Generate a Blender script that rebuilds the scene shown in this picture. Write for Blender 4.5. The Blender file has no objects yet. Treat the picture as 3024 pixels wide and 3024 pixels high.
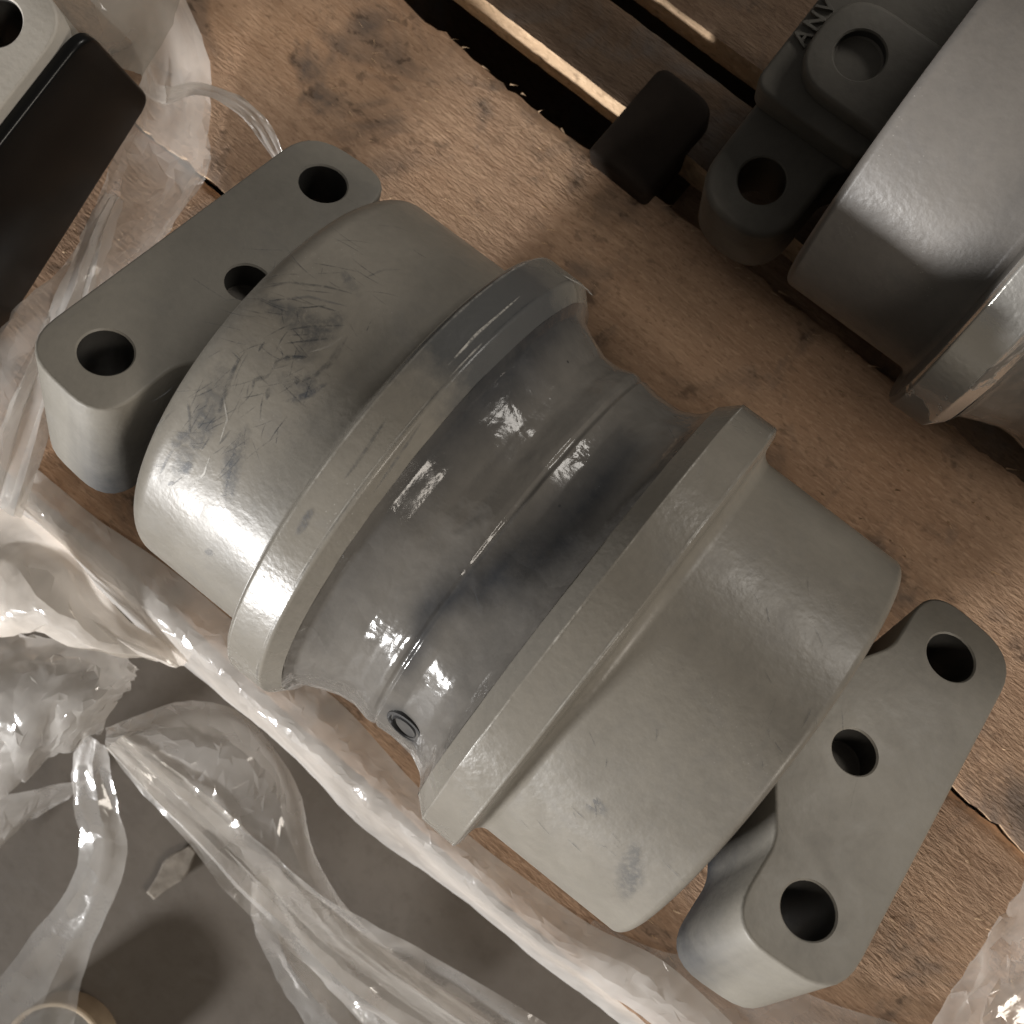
import bpy, bmesh, math, random
from mathutils import Vector, Matrix, noise
random.seed(7)
sc = bpy.context.scene
col = sc.collection
R = math.radians

# ------------------------------------------------------------------ camera, world, lamps, exposure
cam_d = bpy.data.cameras.new('camera')
cam = bpy.data.objects.new('camera', cam_d)
col.objects.link(cam)
CAM = Vector((0.0266, 0.01009, 0.63249))
cam.location = CAM
cam.rotation_euler = (0.07627, 0.08611, 0.66333)
cam_d.sensor_width = 36.0
FPX = 3808.296
cam_d.lens = 36.0 * FPX / 3024.0
cam_d.clip_start = 0.01
cam_d.clip_end = 100
cam_d.dof.use_dof = True
cam_d.dof.focus_distance = 0.50
cam_d.dof.aperture_fstop = 18
sc.camera = cam

w = bpy.data.worlds.new('World')
sc.world = w
w.use_nodes = True
bgn = w.node_tree.nodes['Background']
bgn.inputs[0].default_value = (1.0, 0.95, 0.89, 1)
bgn.inputs[1].default_value = 0.07

def area(name, loc, target, sx, sy, power, colr, spread=180):
    d = bpy.data.lights.new(name, 'AREA')
    d.shape = 'RECTANGLE'; d.size = sx; d.size_y = sy
    d.energy = power; d.color = colr
    d.spread = R(spread)
    o = bpy.data.objects.new(name, d); col.objects.link(o)
    o.location = loc
    o.rotation_euler = (Vector(target) - Vector(loc)).to_track_quat('-Z', 'Y').to_euler()
    return o
# the low bright hall opening behind the lower left, and a dimmer warm lamp to the right
area('low_lamp', (-1.12, -4.2, 0.86), (0, 0, 0.1), 0.60, 0.32, 245, (1.0, 0.985, 0.97))
area('warm_lamp', (1.9, -0.05, 1.6), (0, 0, 0.1), 0.7, 0.7, 19, (1.0, 0.91, 0.80))
area('far_lamp', (1.1, 3.6, 2.3), (0.05, 0, 0.15), 1.8, 0.8, 50, (1.0, 0.95, 0.88))

vs = sc.view_settings
vs.view_transform = 'Standard'; vs.look = 'None'; vs.gamma = 1.0; vs.exposure = 0.38
vs.use_curve_mapping = False
sc.render.engine = 'CYCLES'
sc.cycles.use_denoising = True
sc.cycles.use_adaptive_sampling = True
sc.cycles.adaptive_threshold = 0.03
sc.cycles.max_bounces = 5
sc.cycles.diffuse_bounces = 3
sc.cycles.glossy_bounces = 3
sc.cycles.transparent_max_bounces = 12
sc.cycles.sample_clamp_indirect = 4.0

# ------------------------------------------------------------------ measuring helpers
ROT = cam.rotation_euler.to_matrix()
def ray(x, y):                       # photograph measured on a 1932 grid
    k = 3024 / 1932
    return (ROT @ Vector(((x*k-1512)/FPX, -(y*k-1512)/FPX, -1))).normalized()
def at(x, y, z=0.0):
    d = ray(x, y)
    return CAM + d * ((z - CAM.z) / d.z)
def on_cyl(x, y, rad, y0=0.0, z0=0.105):
    d = ray(x, y); oy, oz = CAM.y-y0, CAM.z-z0
    a = d.y**2 + d.z**2; b = oy*d.y + oz*d.z; c = oy*oy + oz*oz - rad*rad
    t = (-b - math.sqrt(max(b*b-a*c, 0))) / a
    return CAM + d*t

# ------------------------------------------------------------------ object helpers
def tag(o, label=None, cat=None, group=None, kind=None):
    if label: o['label'] = label
    if cat: o['category'] = cat
    if group: o['group'] = group
    if kind: o['kind'] = kind
    return o
def empty(name, loc=(0, 0, 0)):
    o = bpy.data.objects.new(name, None); o.location = loc; col.objects.link(o)
    o.empty_display_size = 0.02
    return o
def mesh_obj(name, verts, faces, mat, parent=None, smooth=True, normals=None, sharp=None):
    me = bpy.data.meshes.new(name)
    me.from_pydata(verts, [], faces)
    me.update()
    if smooth:
        me.polygons.foreach_set('use_smooth', [True]*len(me.polygons))
    if sharp: me.set_sharp_from_angle(angle=R(sharp))
    if normals: me.normals_split_custom_set_from_vertices(normals)
    me.materials.append(mat)
    o = bpy.data.objects.new(name, me); col.objects.link(o)
    if parent: o.parent = parent
    return o
def bm_obj(name, bm, mat, parent=None, sharp=35):
    bmesh.ops.recalc_face_normals(bm, faces=bm.faces)
    me = bpy.data.meshes.new(name); bm.to_mesh(me); bm.free()
    me.polygons.foreach_set('use_smooth', [True]*len(me.polygons))
    me.set_sharp_from_angle(angle=R(sharp))
    me.materials.append(mat)
    o = bpy.data.objects.new(name, me); col.objects.link(o)
    if parent: o.parent = parent
    return o
def copy_tree(o, parent=None, skip=()):
    c = o.copy(); col.objects.link(c); c.parent = parent
    for ch in list(o.children):
        if ch.name.split('.')[0] in skip: continue
        copy_tree(ch, c, skip)
    return c

# ------------------------------------------------------------------ materials
class NT:
    def __init__(s, name):
        s.m = bpy.data.materials.new(name); s.m.use_nodes = True
        s.t = s.m.node_tree; s.t.nodes.clear()
        s.out = s.t.nodes.new('ShaderNodeOutputMaterial')
    def n(s, typ, inp=None, **kw):
        nd = s.t.nodes.new(typ)
        for k, v in kw.items(): setattr(nd, k, v)
        if inp:
            for k, v in inp.items():
                if hasattr(v, 'links') or isinstance(v, bpy.types.NodeSocket): s.t.links.new(v, nd.inputs[k])
                else: nd.inputs[k].default_value = v
        return nd
    def l(s, a, b): s.t.links.new(a, b)
    def coord(s, scale=(1, 1, 1), rot=(0, 0, 0), loc=(0, 0, 0), which='Object'):
        tc = s.n('ShaderNodeTexCoord')
        mp = s.n('ShaderNodeMapping', {'Vector': tc.outputs[which], 'Scale': scale, 'Rotation': rot, 'Location': loc})
        return mp.outputs[0]
    def noise(s, vec, scale, detail=4, rough=0.55, dist=0.0):
        return s.n('ShaderNodeTexNoise', {'Vector': vec, 'Scale': scale, 'Detail': detail, 'Roughness': rough, 'Distortion': dist}).outputs['Fac']
    def ramp(s, fac, stops):
        r = s.n('ShaderNodeValToRGB', {'Fac': fac}); e = r.color_ramp.elements
        while len(e) < len(stops): e.new(0.5)
        for i, (p, c) in enumerate(stops):
            e[i].position = p
            e[i].color = c if len(c) == 4 else (*c, 1)
        return r.outputs['Color']
    def mix(s, fac, a, b, blend='MIX'):
        nd = s.n('ShaderNodeMix', data_type='RGBA', blend_type=blend)
        for i, v in ((0, fac), (6, a), (7, b)):
            if isinstance(v, bpy.types.NodeSocket): s.l(v, nd.inputs[i])
            else: nd.inputs[i].default_value = v if i == 0 or len(v) == 4 else (*v, 1)
        return nd.outputs[2]
    def math(s, op, a, b=0.0, clamp=False):
        nd = s.n('ShaderNodeMath', operation=op, use_clamp=clamp)
        for i, v in ((0, a), (1, b)):
            if isinstance(v, bpy.types.NodeSocket): s.l(v, nd.inputs[i])
            else: nd.inputs[i].default_value = v
        return nd.outputs[0]
    def maprange(s, v, a, b, c, d):
        return s.n('ShaderNodeMapRange', {0: v, 1: a, 2: b, 3: c, 4: d}).outputs[0]
    def bump(s, h, strength, dist, prev=None):
        inp = {'Height': h, 'Strength': strength, 'Distance': dist}
        if prev is not None: inp['Normal'] = prev
        return s.n('ShaderNodeBump', inp).outputs[0]
    def principled(s, base, rough, normal=None, spec=0.5, metal=0.0, coat=0.0, coat_rough=0.1):
        inp = {'Base Color': base if isinstance(base, bpy.types.NodeSocket) else (*base, 1), 'Roughness': rough,
               'Specular IOR Level': spec, 'Metallic': metal, 'Coat Weight': coat, 'Coat Roughness': coat_rough}
        if normal is not None: inp['Normal'] = normal
        p = s.n('ShaderNodeBsdfPrincipled', inp)
        s.l(p.outputs[0], s.out.inputs[0]); return p

PAINT = (0.200, 0.184, 0.157)
def paint(name, base=PAINT, rough=0.36, peel=0.0, blotch=0.25, chips=0.0, wear=None, patch=None):
    t = NT(name)
    v = t.coord()
    big = t.noise(v, 14, 5, 0.6)
    fine = t.noise(v, 260, 3, 0.6)
    mid = t.noise(v, 60, 4, 0.6, 0.6)
    dk = tuple(c*(1-blotch) for c in base); lt = tuple(min(1, c*(1+blotch)) for c in base)
    c = t.ramp(big, [(0.30, dk), (0.55, base), (0.75, lt)])
    c = t.mix(t.maprange(mid, 0.55, 0.75, 0.0, 0.35), c, (base[0]*0.72, base[1]*0.74, base[2]*0.80))
    c = t.mix(t.maprange(fine, 0.35, 0.75, 0.0, 0.22), c, (base[0]*1.35, base[1]*1.33, base[2]*1.3))
    rg = t.maprange(mid, 0.3, 0.7, rough-0.06, rough+0.10)
    nrm = t.bump(t.noise(v, 420, 2, 0.5), 0.20, 0.0006)
    nrm = t.bump(big, 0.10, 0.006, nrm)
    if peel:
        # sagging, lumpy paint film over the rough welded tube
        vv = t.coord(scale=(1.0, 0.55, 0.55))
        lump = t.noise(vv, 50, 2, 0.5, 0.2)
        wr = t.noise(vv, 110, 2, 0.55, 0.3)
        sel = t.maprange(t.noise(v, 22, 2, 0.5), 0.48, 0.60, 0.06, 1.0)
        nrm = t.bump(lump, 0.45*peel, 0.005, nrm)
        nrm = t.bump(t.math('MULTIPLY', wr, sel), 0.40*peel, 0.0030, nrm)
        pit = t.n('ShaderNodeTexVoronoi', {'Vector': v, 'Scale': 120.0}).outputs['Distance']
        pm = t.math('MULTIPLY', t.maprange(pit, 0.03, 0.10, 1, 0), t.maprange(t.noise(v, 40, 1), 0.60, 0.64, 0, 1))
        c = t.mix(pm, c, (0.02, 0.02, 0.022))
    if chips:
        vc = t.n('ShaderNodeTexVoronoi', {'Vector': v, 'Scale': 520.0, 'Randomness': 1.0}).outputs['Distance']
        cm = t.math('MULTIPLY', t.maprange(vc, 0.06, 0.16, 1, 0), t.maprange(t.noise(v, 30, 2), 0.56, 0.66, 0, chips))
        c = t.mix(cm, c, (0.42, 0.40, 0.36))
    if patch:
        # rubbed, dust-free stretch of rim: bounded by angle round the roller, ragged edge
        sep = t.n('ShaderNodeSeparateXYZ', {0: t.coord()})
        ang = t.math('ARCTAN2', sep.outputs[2], sep.outputs[1])
        ang = t.math('ADD', ang, t.math('MULTIPLY', t.math('SUBTRACT', t.noise(v, 55, 6, 0.66), 0.5), 0.40))
        pm = t.math('MULTIPLY', t.maprange(ang, patch[0], patch[0]+0.30, 0, 1), t.maprange(ang, patch[1]-0.06, patch[1]+0.10, 1, 0))
        c = t.mix(t.math('MULTIPLY', pm, 0.86), c, (0.060, 0.063, 0.066))
        rg = t.mix(pm, t.n('ShaderNodeCombineColor', {0: rg, 1: rg, 2: rg}).outputs[0], (0.28, 0.28, 0.28))
    pr = t.n('ShaderNodeAttribute', attribute_name='dark_mask').outputs['Fac']  # vertex mask: the paint goes darker where it is set
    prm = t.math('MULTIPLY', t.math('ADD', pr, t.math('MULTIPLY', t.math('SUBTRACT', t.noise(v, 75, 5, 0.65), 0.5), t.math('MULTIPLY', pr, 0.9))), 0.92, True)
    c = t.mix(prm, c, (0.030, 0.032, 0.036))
    metal = 0.0
    if wear:
        sep = t.n('ShaderNodeSeparateXYZ', {0: t.coord()})
        wv = t.noise(t.coord(scale=(1, .6, .6)), 34, 6, 0.62, 0.4)
        wm = t.maprange(wv, wear-0.012, wear+0.012, 0, 1)
        c = t.mix(wm, (0.62, 0.60, 0.56), c)
        rg = t.mix(wm, (0.22, 0.22, 0.22), (0.42, 0.42, 0.42))
        metal = t.maprange(wm, 0, 1, 0.75, 0.0)
    p = t.principled(c, rg, nrm, 0.34)
    if wear: t.l(metal, p.inputs['Metallic'])
    return t.m

M_drum = paint('grey_drum_paint', rough=0.35, chips=0.3)
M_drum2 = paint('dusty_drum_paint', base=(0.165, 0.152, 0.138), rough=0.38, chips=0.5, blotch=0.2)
M_flange = paint('grey_flange_paint', rough=0.26, chips=0.7, patch=(0.30, 1.24), blotch=0.2)
M_flange2 = paint('grey_flange_paint_clean', rough=0.22, blotch=0.12)
M_tube = paint('glossy_lumpy_paint', base=(0.138, 0.128, 0.115), rough=0.13, peel=1.0, blotch=0.14)
M_collar = paint('grey_collar_paint', base=(0.215, 0.200, 0.172), rough=0.48, blotch=0.16)
M_collar3 = paint('pale_collar_paint', base=(0.40, 0.375, 0.335), rough=0.5, blotch=0.08)
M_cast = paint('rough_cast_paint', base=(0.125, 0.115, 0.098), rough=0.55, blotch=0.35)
M_worn = paint('worn_rim_metal', base=(0.15, 0.142, 0.13), rough=0.4, wear=0.52)
def plain(name, base, rough, spec=0.5, nscale=0, nstr=0.1, metal=0):
    t = NT(name); v = t.coord()
    c = t.ramp(t.noise(v, 40, 4), [(0.3, tuple(x*.75 for x in base)), (0.7, tuple(x*1.2 for x in base))])
    nrm = t.bump(t.noise(v, nscale, 3), nstr, 0.001) if nscale else None
    t.principled(c, rough, nrm, spec, metal); return t.m
M_black = plain('black_gloss', (0.006, 0.006, 0.006), 0.30, 0.25)  # also carries the shade of the corner roller's end face
M_dark = plain('dark_brown', (0.020, 0.014, 0.010), 0.75, 0.15, 300, 0.2)  # dull dark brown for the shape in the pallet gap
M_steel = plain('dark_plug_steel', (0.05, 0.05, 0.05), 0.35, 0.5, 0, 0, 0.4)
M_shaft = plain('shaft_steel', (0.12, 0.12, 0.12), 0.3, 0.5, 0, 0, 0.6)
M_hole = plain('dark_bore', (0.05, 0.048, 0.044), 0.4)  # hole walls, darker than the collar paint
M_recess = plain('dull_recess', (0.11, 0.10, 0.088), 0.8, 0.1)
M_tan = plain('tan_card_rim', (0.34, 0.27, 0.19), 0.7, 0.3, 200, 0.3)
M_paper = plain('dirty_paper', (0.22, 0.195, 0.165), 0.8, 0.2, 150, 0.5)

def scuff_mat(name, colr, amount):
    t = NT(name); v = t.coord()
    n1 = t.noise(v, 420, 3, 0.7); n2 = t.noise(v, 60, 2, 0.5)
    a = t.math('MULTIPLY', t.maprange(n1, 0.30, 0.58, 0, 1), t.maprange(n2, 0.30, 0.60, 0.2, 1), True)
    at_ = t.n('ShaderNodeAttribute', attribute_name='fade').outputs['Fac']
    a = t.math('MULTIPLY', t.math('MULTIPLY', a, at_), amount, True)
    p = t.n('ShaderNodeBsdfPrincipled', {'Base Color': (*colr, 1), 'Roughness': 0.5})
    tr = t.n('ShaderNodeBsdfTransparent')
    mx = t.n('ShaderNodeMixShader', {0: a, 1: tr.outputs[0], 2: p.outputs[0]})
    t.l(mx.outputs[0], t.out.inputs[0]); return t.m
M_scuff = scuff_mat('dark_rubbed_scuff', (0.060, 0.064, 0.070), 0.55)
M_scuff2 = scuff_mat('blue_rubbed_scuff', (0.085, 0.094, 0.112), 0.45)
M_scuff3 = scuff_mat('pale_scratch', (0.50, 0.48, 0.44), 0.9)

M_smear = scuff_mat('grey_smear', (0.085, 0.09, 0.098), 0.42)

def wood(name, seed, tone=1.0, base=(0.385, 0.256, 0.168), stain=1.15):
    t = NT(name)
    L = (seed*3.1, seed*1.7, seed*.9)
    grain = t.noise(t.coord(scale=(7, 62, 40), loc=L), 1.0, 3, 0.6, 0.7)
    fib = t.noise(t.coord(scale=(150, 800, 300), rot=(0, 0, R(11)), loc=L), 1.0, 2, 0.62, 0.4)
    fib2 = t.noise(t.coord(scale=(210, 640, 300), rot=(0, 0, R(-9)), loc=L), 1.0, 2, 0.6, 0.4)
    tint = t.noise(t.coord(loc=L), 9, 4, 0.6)
    spots = t.noise(t.coord(scale=(1, 1.5, 1), loc=L), 105, 3, 0.6, 0.3)
    b = tuple(x*tone for x in base)
    c = t.ramp(grain, [(0.28, tuple(x*.80 for x in b)), (0.52, b), (0.75, tuple(x*1.18 for x in b))])
    lg = t.noise(t.coord(scale=(9, 190, 60), rot=(0, 0, R(1.5)), loc=L), 1.0, 3, 0.6, 0.5)
    c = t.mix(t.maprange(lg, 0.45, 0.68, 0, 0.45), c, (b[0]*.62, b[1]*.56, b[2]*.52))
    c = t.mix(t.maprange(tint, 0.40, 0.68, 0, 0.6), c, (b[0]*.70, b[1]*.66, b[2]*.66))
    c = t.mix(t.maprange(t.noise(t.coord(loc=(5+L[0], 2, 1)), 5.5, 3), 0.52, 0.70, 0, 0.5), c, (b[0]*1.05, b[1]*.88, b[2]*.72))
    c = t.mix(t.maprange(fib, 0.50, 0.68, 0, 0.38), c, (b[0]*1.45, b[1]*1.5, b[2]*1.55))
    c = t.mix(t.maprange(fib2, 0.55, 0.70, 0, 0.50), c, (b[0]*.42, b[1]*.38, b[2]*.36))
    # dark specks and grey grime blotches
    smud = t.noise(t.coord(loc=(L[0]+3, 7, 2)), 17, 4, 0.65, 0.6)
    sm = t.maprange(smud, 0.53, 0.68, 0, 0.60*stain)
    c = t.mix(sm, c, (0.095, 0.082, 0.073))
    sp = t.math('MULTIPLY', t.maprange(spots, 0.57, 0.66, 0, 0.8), t.maprange(smud, 0.45, 0.62, 0.08, 0.85))
    c = t.mix(sp, c, (0.060, 0.040, 0.028))
    # saw marks across the board
    saw = t.noise(t.coord(scale=(46, 5, 1), rot=(0, 0, R(-12)), loc=L), 1.0, 2, 0.5, 0.15)
    c = t.mix(t.maprange(saw, 0.66, 0.74, 0, 0.40*stain), c, (0.14, 0.105, 0.08))
    h = t.math('ADD', t.math('MULTIPLY', fib, 0.6), t.math('MULTIPLY', fib2, 0.6))
    nrm = t.bump(h, 0.7, 0.0012)
    nrm = t.bump(saw, 0.10, 0.002, nrm)
    t.principled(c, 0.82, nrm, 0.2); return t.m
M_woodA = wood('sawn_pine', 1, 1.05, stain=1.3)
M_woodB = wood('sawn_pine_stained', 2, 0.95, stain=1.2)
M_woodC = wood('shade_dark_board', 3, 0.30)  # pine toned far down, the shade on the rear boards is in this colour
M_woodD = wood('shade_brown_board', 4, 0.48)  # pine toned down less, again with the boards' shade in the colour
M_edge = wood('fresh_cut_edge', 5, 1.25, (0.50, 0.36, 0.23), 0.2)

def floor_mat():
    t = NT('dusty_concrete'); v = t.coord()
    c = t.ramp(t.noise(v, 5, 6, 0.6), [(0.3, (0.095, 0.080, 0.066)), (0.7, (0.170, 0.148, 0.125))])
    c = t.mix(t.maprange(t.noise(v, 130, 4), 0.5, 0.8, 0, 0.5), c, (0.09, 0.075, 0.06))
    c = t.mix(t.maprange(t.noise(t.coord(scale=(1, 2.2, 1)), 22, 3, 0.6, 1.0), 0.58, 0.75, 0, 0.35), c, (0.16, 0.145, 0.13))
    t.principled(c, 0.7, t.bump(t.noise(v, 90, 5), 0.10, 0.002), 0.3); return t.m
M_floor = floor_mat()

def film_mat(name, haze, tint=(0.86, 0.83, 0.79), gloss=1.0, bump=1.0):
    t = NT(name)
    v = t.coord()
    cr = t.noise(t.coord(scale=(1, 1, 1)), 110, 2, 0.6, 0.3)
    cr2 = t.noise(t.coord(), 30, 1, 0.5, 0.5)
    ridge = t.math('ABSOLUTE', t.math('SUBTRACT', cr, 0.5))
    ridge2 = t.math('ABSOLUTE', t.math('SUBTRACT', cr2, 0.5))
    geo = t.n('ShaderNodeNewGeometry').outputs['Normal']
    wob = t.n('ShaderNodeTexNoise', {'Vector': t.coord(), 'Scale': 24.0, 'Detail': 1.0}).outputs['Color']
    dv = t.n('ShaderNodeVectorMath', {0: t.coord(scale=(1, .55, 1), rot=(0, 0, R(25))), 1: t.n('ShaderNodeVectorMath', {0: wob, 'Scale': 0.05}, operation='SCALE').outputs[0]}, operation='ADD').outputs[0]
    nv_ = geo
    for sc_, am in ((26.0, 0.20), (70.0, 0.12)):
        cell = t.n('ShaderNodeTexVoronoi', {'Vector': dv, 'Scale': sc_}).outputs['Color']
        off = t.n('ShaderNodeVectorMath', {0: cell, 1: (0.5, 0.5, 0.5)}, operation='SUBTRACT').outputs[0]
        off = t.n('ShaderNodeVectorMath', {0: off, 'Scale': am*bump}, operation='SCALE').outputs[0]
        nv_ = t.n('ShaderNodeVectorMath', {0: nv_, 1: off}, operation='ADD').outputs[0]
    nv_ = t.n('ShaderNodeVectorMath', {0: nv_}, operation='NORMALIZE').outputs[0]
    nrm = t.bump(ridge2, 0.12*bump, 0.005, nv_)
    nrm = t.bump(ridge, 0.20*bump, 0.0014, nrm)
    hz = t.maprange(t.noise(v, 11, 3, 0.6, 1.0), 0.3, 0.7, haze*0.55, haze*1.35)
    # light crosses more film where the sheet turns edge-on
    lw = t.n('ShaderNodeLayerWeight', {'Blend': 0.35}).outputs['Facing']
    hz = t.math('ADD', hz, t.math('MULTIPLY', lw, 0.34), True)
    df = t.n('ShaderNodeBsdfDiffuse', {'Color': (*tint, 1), 'Normal': nrm})
    tl = t.n('ShaderNodeBsdfTranslucent', {'Color': (*tint, 1), 'Normal': nrm})
    milk = t.n('ShaderNodeMixShader', {0: 0.45, 1: df.outputs[0], 2: tl.outputs[0]})
    tr = t.n('ShaderNodeBsdfTransparent', {'Color': (0.97, 0.96, 0.94, 1)})
    body = t.n('ShaderNodeMixShader', {0: hz, 1: tr.outputs[0], 2: milk.outputs[0]})
    gl = t.n('ShaderNodeBsdfGlossy', {'Color': (1, 1, 1, 1), 'Roughness': 0.11, 'Normal': nrm})
    fr = t.n('ShaderNodeFresnel', {'IOR': 1.5, 'Normal': nrm})
    k = t.math('MINIMUM', t.math('MULTIPLY', fr.outputs[0], 1.1*gloss), 0.30)
    mx = t.n('ShaderNodeMixShader', {0: k, 1: body.outputs[0], 2: gl.outputs[0]})
    t.l(mx.outputs[0], t.out.inputs[0]); return t.m
M_film = film_mat('clear_film', 0.36)
M_film_thick = film_mat('bunched_film', 0.56)
M_film_cream = film_mat('cream_film', 0.64, (0.90, 0.84, 0.77))
M_film_dusty = film_mat('dusty_film', 0.50, (0.42, 0.40, 0.36), 0.3)
M_film_thin = film_mat('single_layer_film', 0.24)

# ------------------------------------------------------------------ setting: floor and pallet
YAW = -0.0295
fl = mesh_obj('floor', [(-6, -6, -0.15), (6, -6, -0.15), (6, 6, -0.15), (-6, 6, -0.15)], [(0, 1, 2, 3)], M_floor, smooth=False)
tag(fl, kind='structure')

pallet = empty('pallet', (0, 0, -0.15))
pallet.rotation_euler = (0, 0, YAW)
tag(pallet, 'rough sawn wooden pallet of wide boards under the grey rollers', 'pallet')

def plank(x0, x1, y0, y1, z0, z1, mat, seed, step=0.004, rag=0.0012, rise=0.0, tilt=0.0):
    """one sawn board: subdivided top with uneven surface, ragged long edges, lighter cut sides"""
    nx = max(2, int((x1-x0)/step)); ny = max(2, int((y1-y0)/step))
    V, F = [], []
    def edge(x, s):
        return rag*(noise.noise((x*60, s*9+seed, 0))*1.0 + 0.9*noise.noise((x*220, s*5+seed, 3)) + 2.2*noise.noise((x*9, s*3+seed, 7)))
    for i in range(nx+1):
        x = x0 + (x1-x0)*i/nx
        ya, yb = y0 + edge(x, 1), y1 + edge(x, 2)
        for j in range(ny+1):
            f = j/ny; y = ya + (yb-ya)*f
            z = z1 + 0.0002*noise.noise((x*30+seed, y*90, 1)) + 0.0001*noise.noise((x*160, y*300, seed)) + rise*noise.noise((x*4, y*3, seed))
            d = min(f, 1-f)*(y1-y0)
            if d < 0.0015: z -= 0.0011 + 0.0006*noise.noise((x*90, seed, f))
            V.append((x, y, z))
    for i in range(nx):
        for j in range(ny):
            a = i*(ny+1)+j
            F.append((a, a+ny+1, a+ny+2, a+1))
    nt = len(F)
    # sides + bottom
    b0 = len(V)
    for i in range(nx+1):
        a = i*(ny+1)
        V.append((V[a][0], V[a][1]+0.0004, z0)); V.append((V[a+ny][0], V[a+ny][1]-0.0004, z0))
    for i in range(nx):
        a = i*(ny+1); b = a+ny+1
        F.append((a, b0+2*i, b0+2*i+2, b)); F.append((a+ny, b+ny, b0+2*i+3, b0+2*i+1))
        F.append((b0+2*i, b0+2*i+1, b0+2*i+3, b0+2*i+2))
    a = 0
    F.append(tuple([j for j in range(ny, -1, -1)] + [b0, b0+1])[::-1])
    F.append(tuple([nx*(ny+1)+j for j in range(ny+1)] + [b0+2*nx+1, b0+2*nx]))
    o = mesh_obj('plank', V, F, mat, pallet, sharp=50)
    o.data.materials.append(M_edge)
    idx = [0]*nt + [1]*(len(F)-nt)
    o.data.polygons.foreach_set('material_index', idx)
    o.location = (0, 0, 0.15)
    if tilt:
        o.matrix_local = Matrix.Translation((0, y0, 0.15)) @ Matrix.Rotation(R(tilt), 4, 'X') @ Matrix.Translation((0, -y0, 0))
    return o
plank(-0.75, 0.65, 0.0445, 0.1785, -0.018, 0.0040, M_woodA, 1, rag=0.0019)
plank(-0.75, 0.65, -0.1345, 0.0432, -0.024, -0.0008, M_woodB, 2)
plank(-0.75, 0.65, 0.2010, 0.2440, -0.010, 0.0105, M_woodC, 3, rag=0.0004, tilt=-14)
plank(-0.75, 0.65, 0.2590, 0.4000, -0.013, 0.0065, M_woodD, 4, rag=0.0004, tilt=-10)
plank(-0.75, 0.65, 0.4060, 0.5400, -0.035, -0.017, M_woodC, 5, 0.01)
for x, wd, mt in ((-0.62, 0.09, M_woodC), (-0.012, 0.15, M_woodB), (0.55, 0.09, M_woodC)):                     # bearers across, under the deck boards
    bm = bmesh.new()
    bmesh.ops.create_cube(bm, size=1, matrix=Matrix.Translation((x, 0.20, 0.0755)) @ Matrix.Diagonal((wd, 0.60, 0.10, 1)))
    bmesh.ops.bevel(bm, geom=bm.edges[:], offset=0.003, segments=2, affect='EDGES')
    o = bm_obj('bearer', bm, mt, pallet)
for y in (-0.07, 0.2, 0.46):
    bm = bmesh.new()
    bmesh.ops.create_cube(bm, size=1, matrix=Matrix.Translation((-0.05, y, 0.0135)) @ Matrix.Diagonal((1.4, 0.1, 0.02, 1)))
    bm_obj('bottom_board', bm, M_woodC, pallet)
for y, y2 in ((-0.128, -0.098), (0.505, 0.535)):                       # unseen runners added below the deck to block the low light
    bm = bmesh.new()
    bmesh.ops.create_cube(bm, size=1, matrix=Matrix.Translation((-0.05, (y+y2)/2, 0.0625)) @ Matrix.Diagonal((1.4, y2-y, 0.120, 1)))
    bm_obj('light_block_runner', bm, M_woodC, pallet)
# torn fibres standing off the sawn faces
def splinters(n, yr, seed, zt=0.0):
    rnd = random.Random(seed); V, F = [], []
    for _ in range(n):
        x = rnd.uniform(-0.36, 0.32); y = rnd.uniform(*yr)
        l = rnd.uniform(0.002, 0.008); wd = rnd.uniform(0.0002, 0.0006); a = rnd.gauss(0.1, 0.35); h = rnd.uniform(0.0003, 0.0018)
        dx, dy = math.cos(a), math.sin(a); b = len(V)
        V += [(x-dy*wd, y+dx*wd, -0.0006), (x+dy*wd, y-dx*wd, -0.0006), (x+dx*l*.6, y+dy*l*.6-wd*.4, h), (x+dx*l*.55, y+dy*l*.55+wd*.5, h*.8), (x+dx*l, y+dy*l, h*1.2)]
        F += [(b, b+1, b+2, b+3), (b+3, b+2, b+4)]
    o = mesh_obj('splinters', V, F, M_edge, pallet, smooth=False)
    o.location = (0, 0, 0.15+zt); o['kind'] = 'stuff'
splinters(260, (0.046, 0.177), 1, 0.004); splinters(60, (0.174, 0.1795), 2, 0.004); splinters(150, (-0.132, 0.04), 3)

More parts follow.
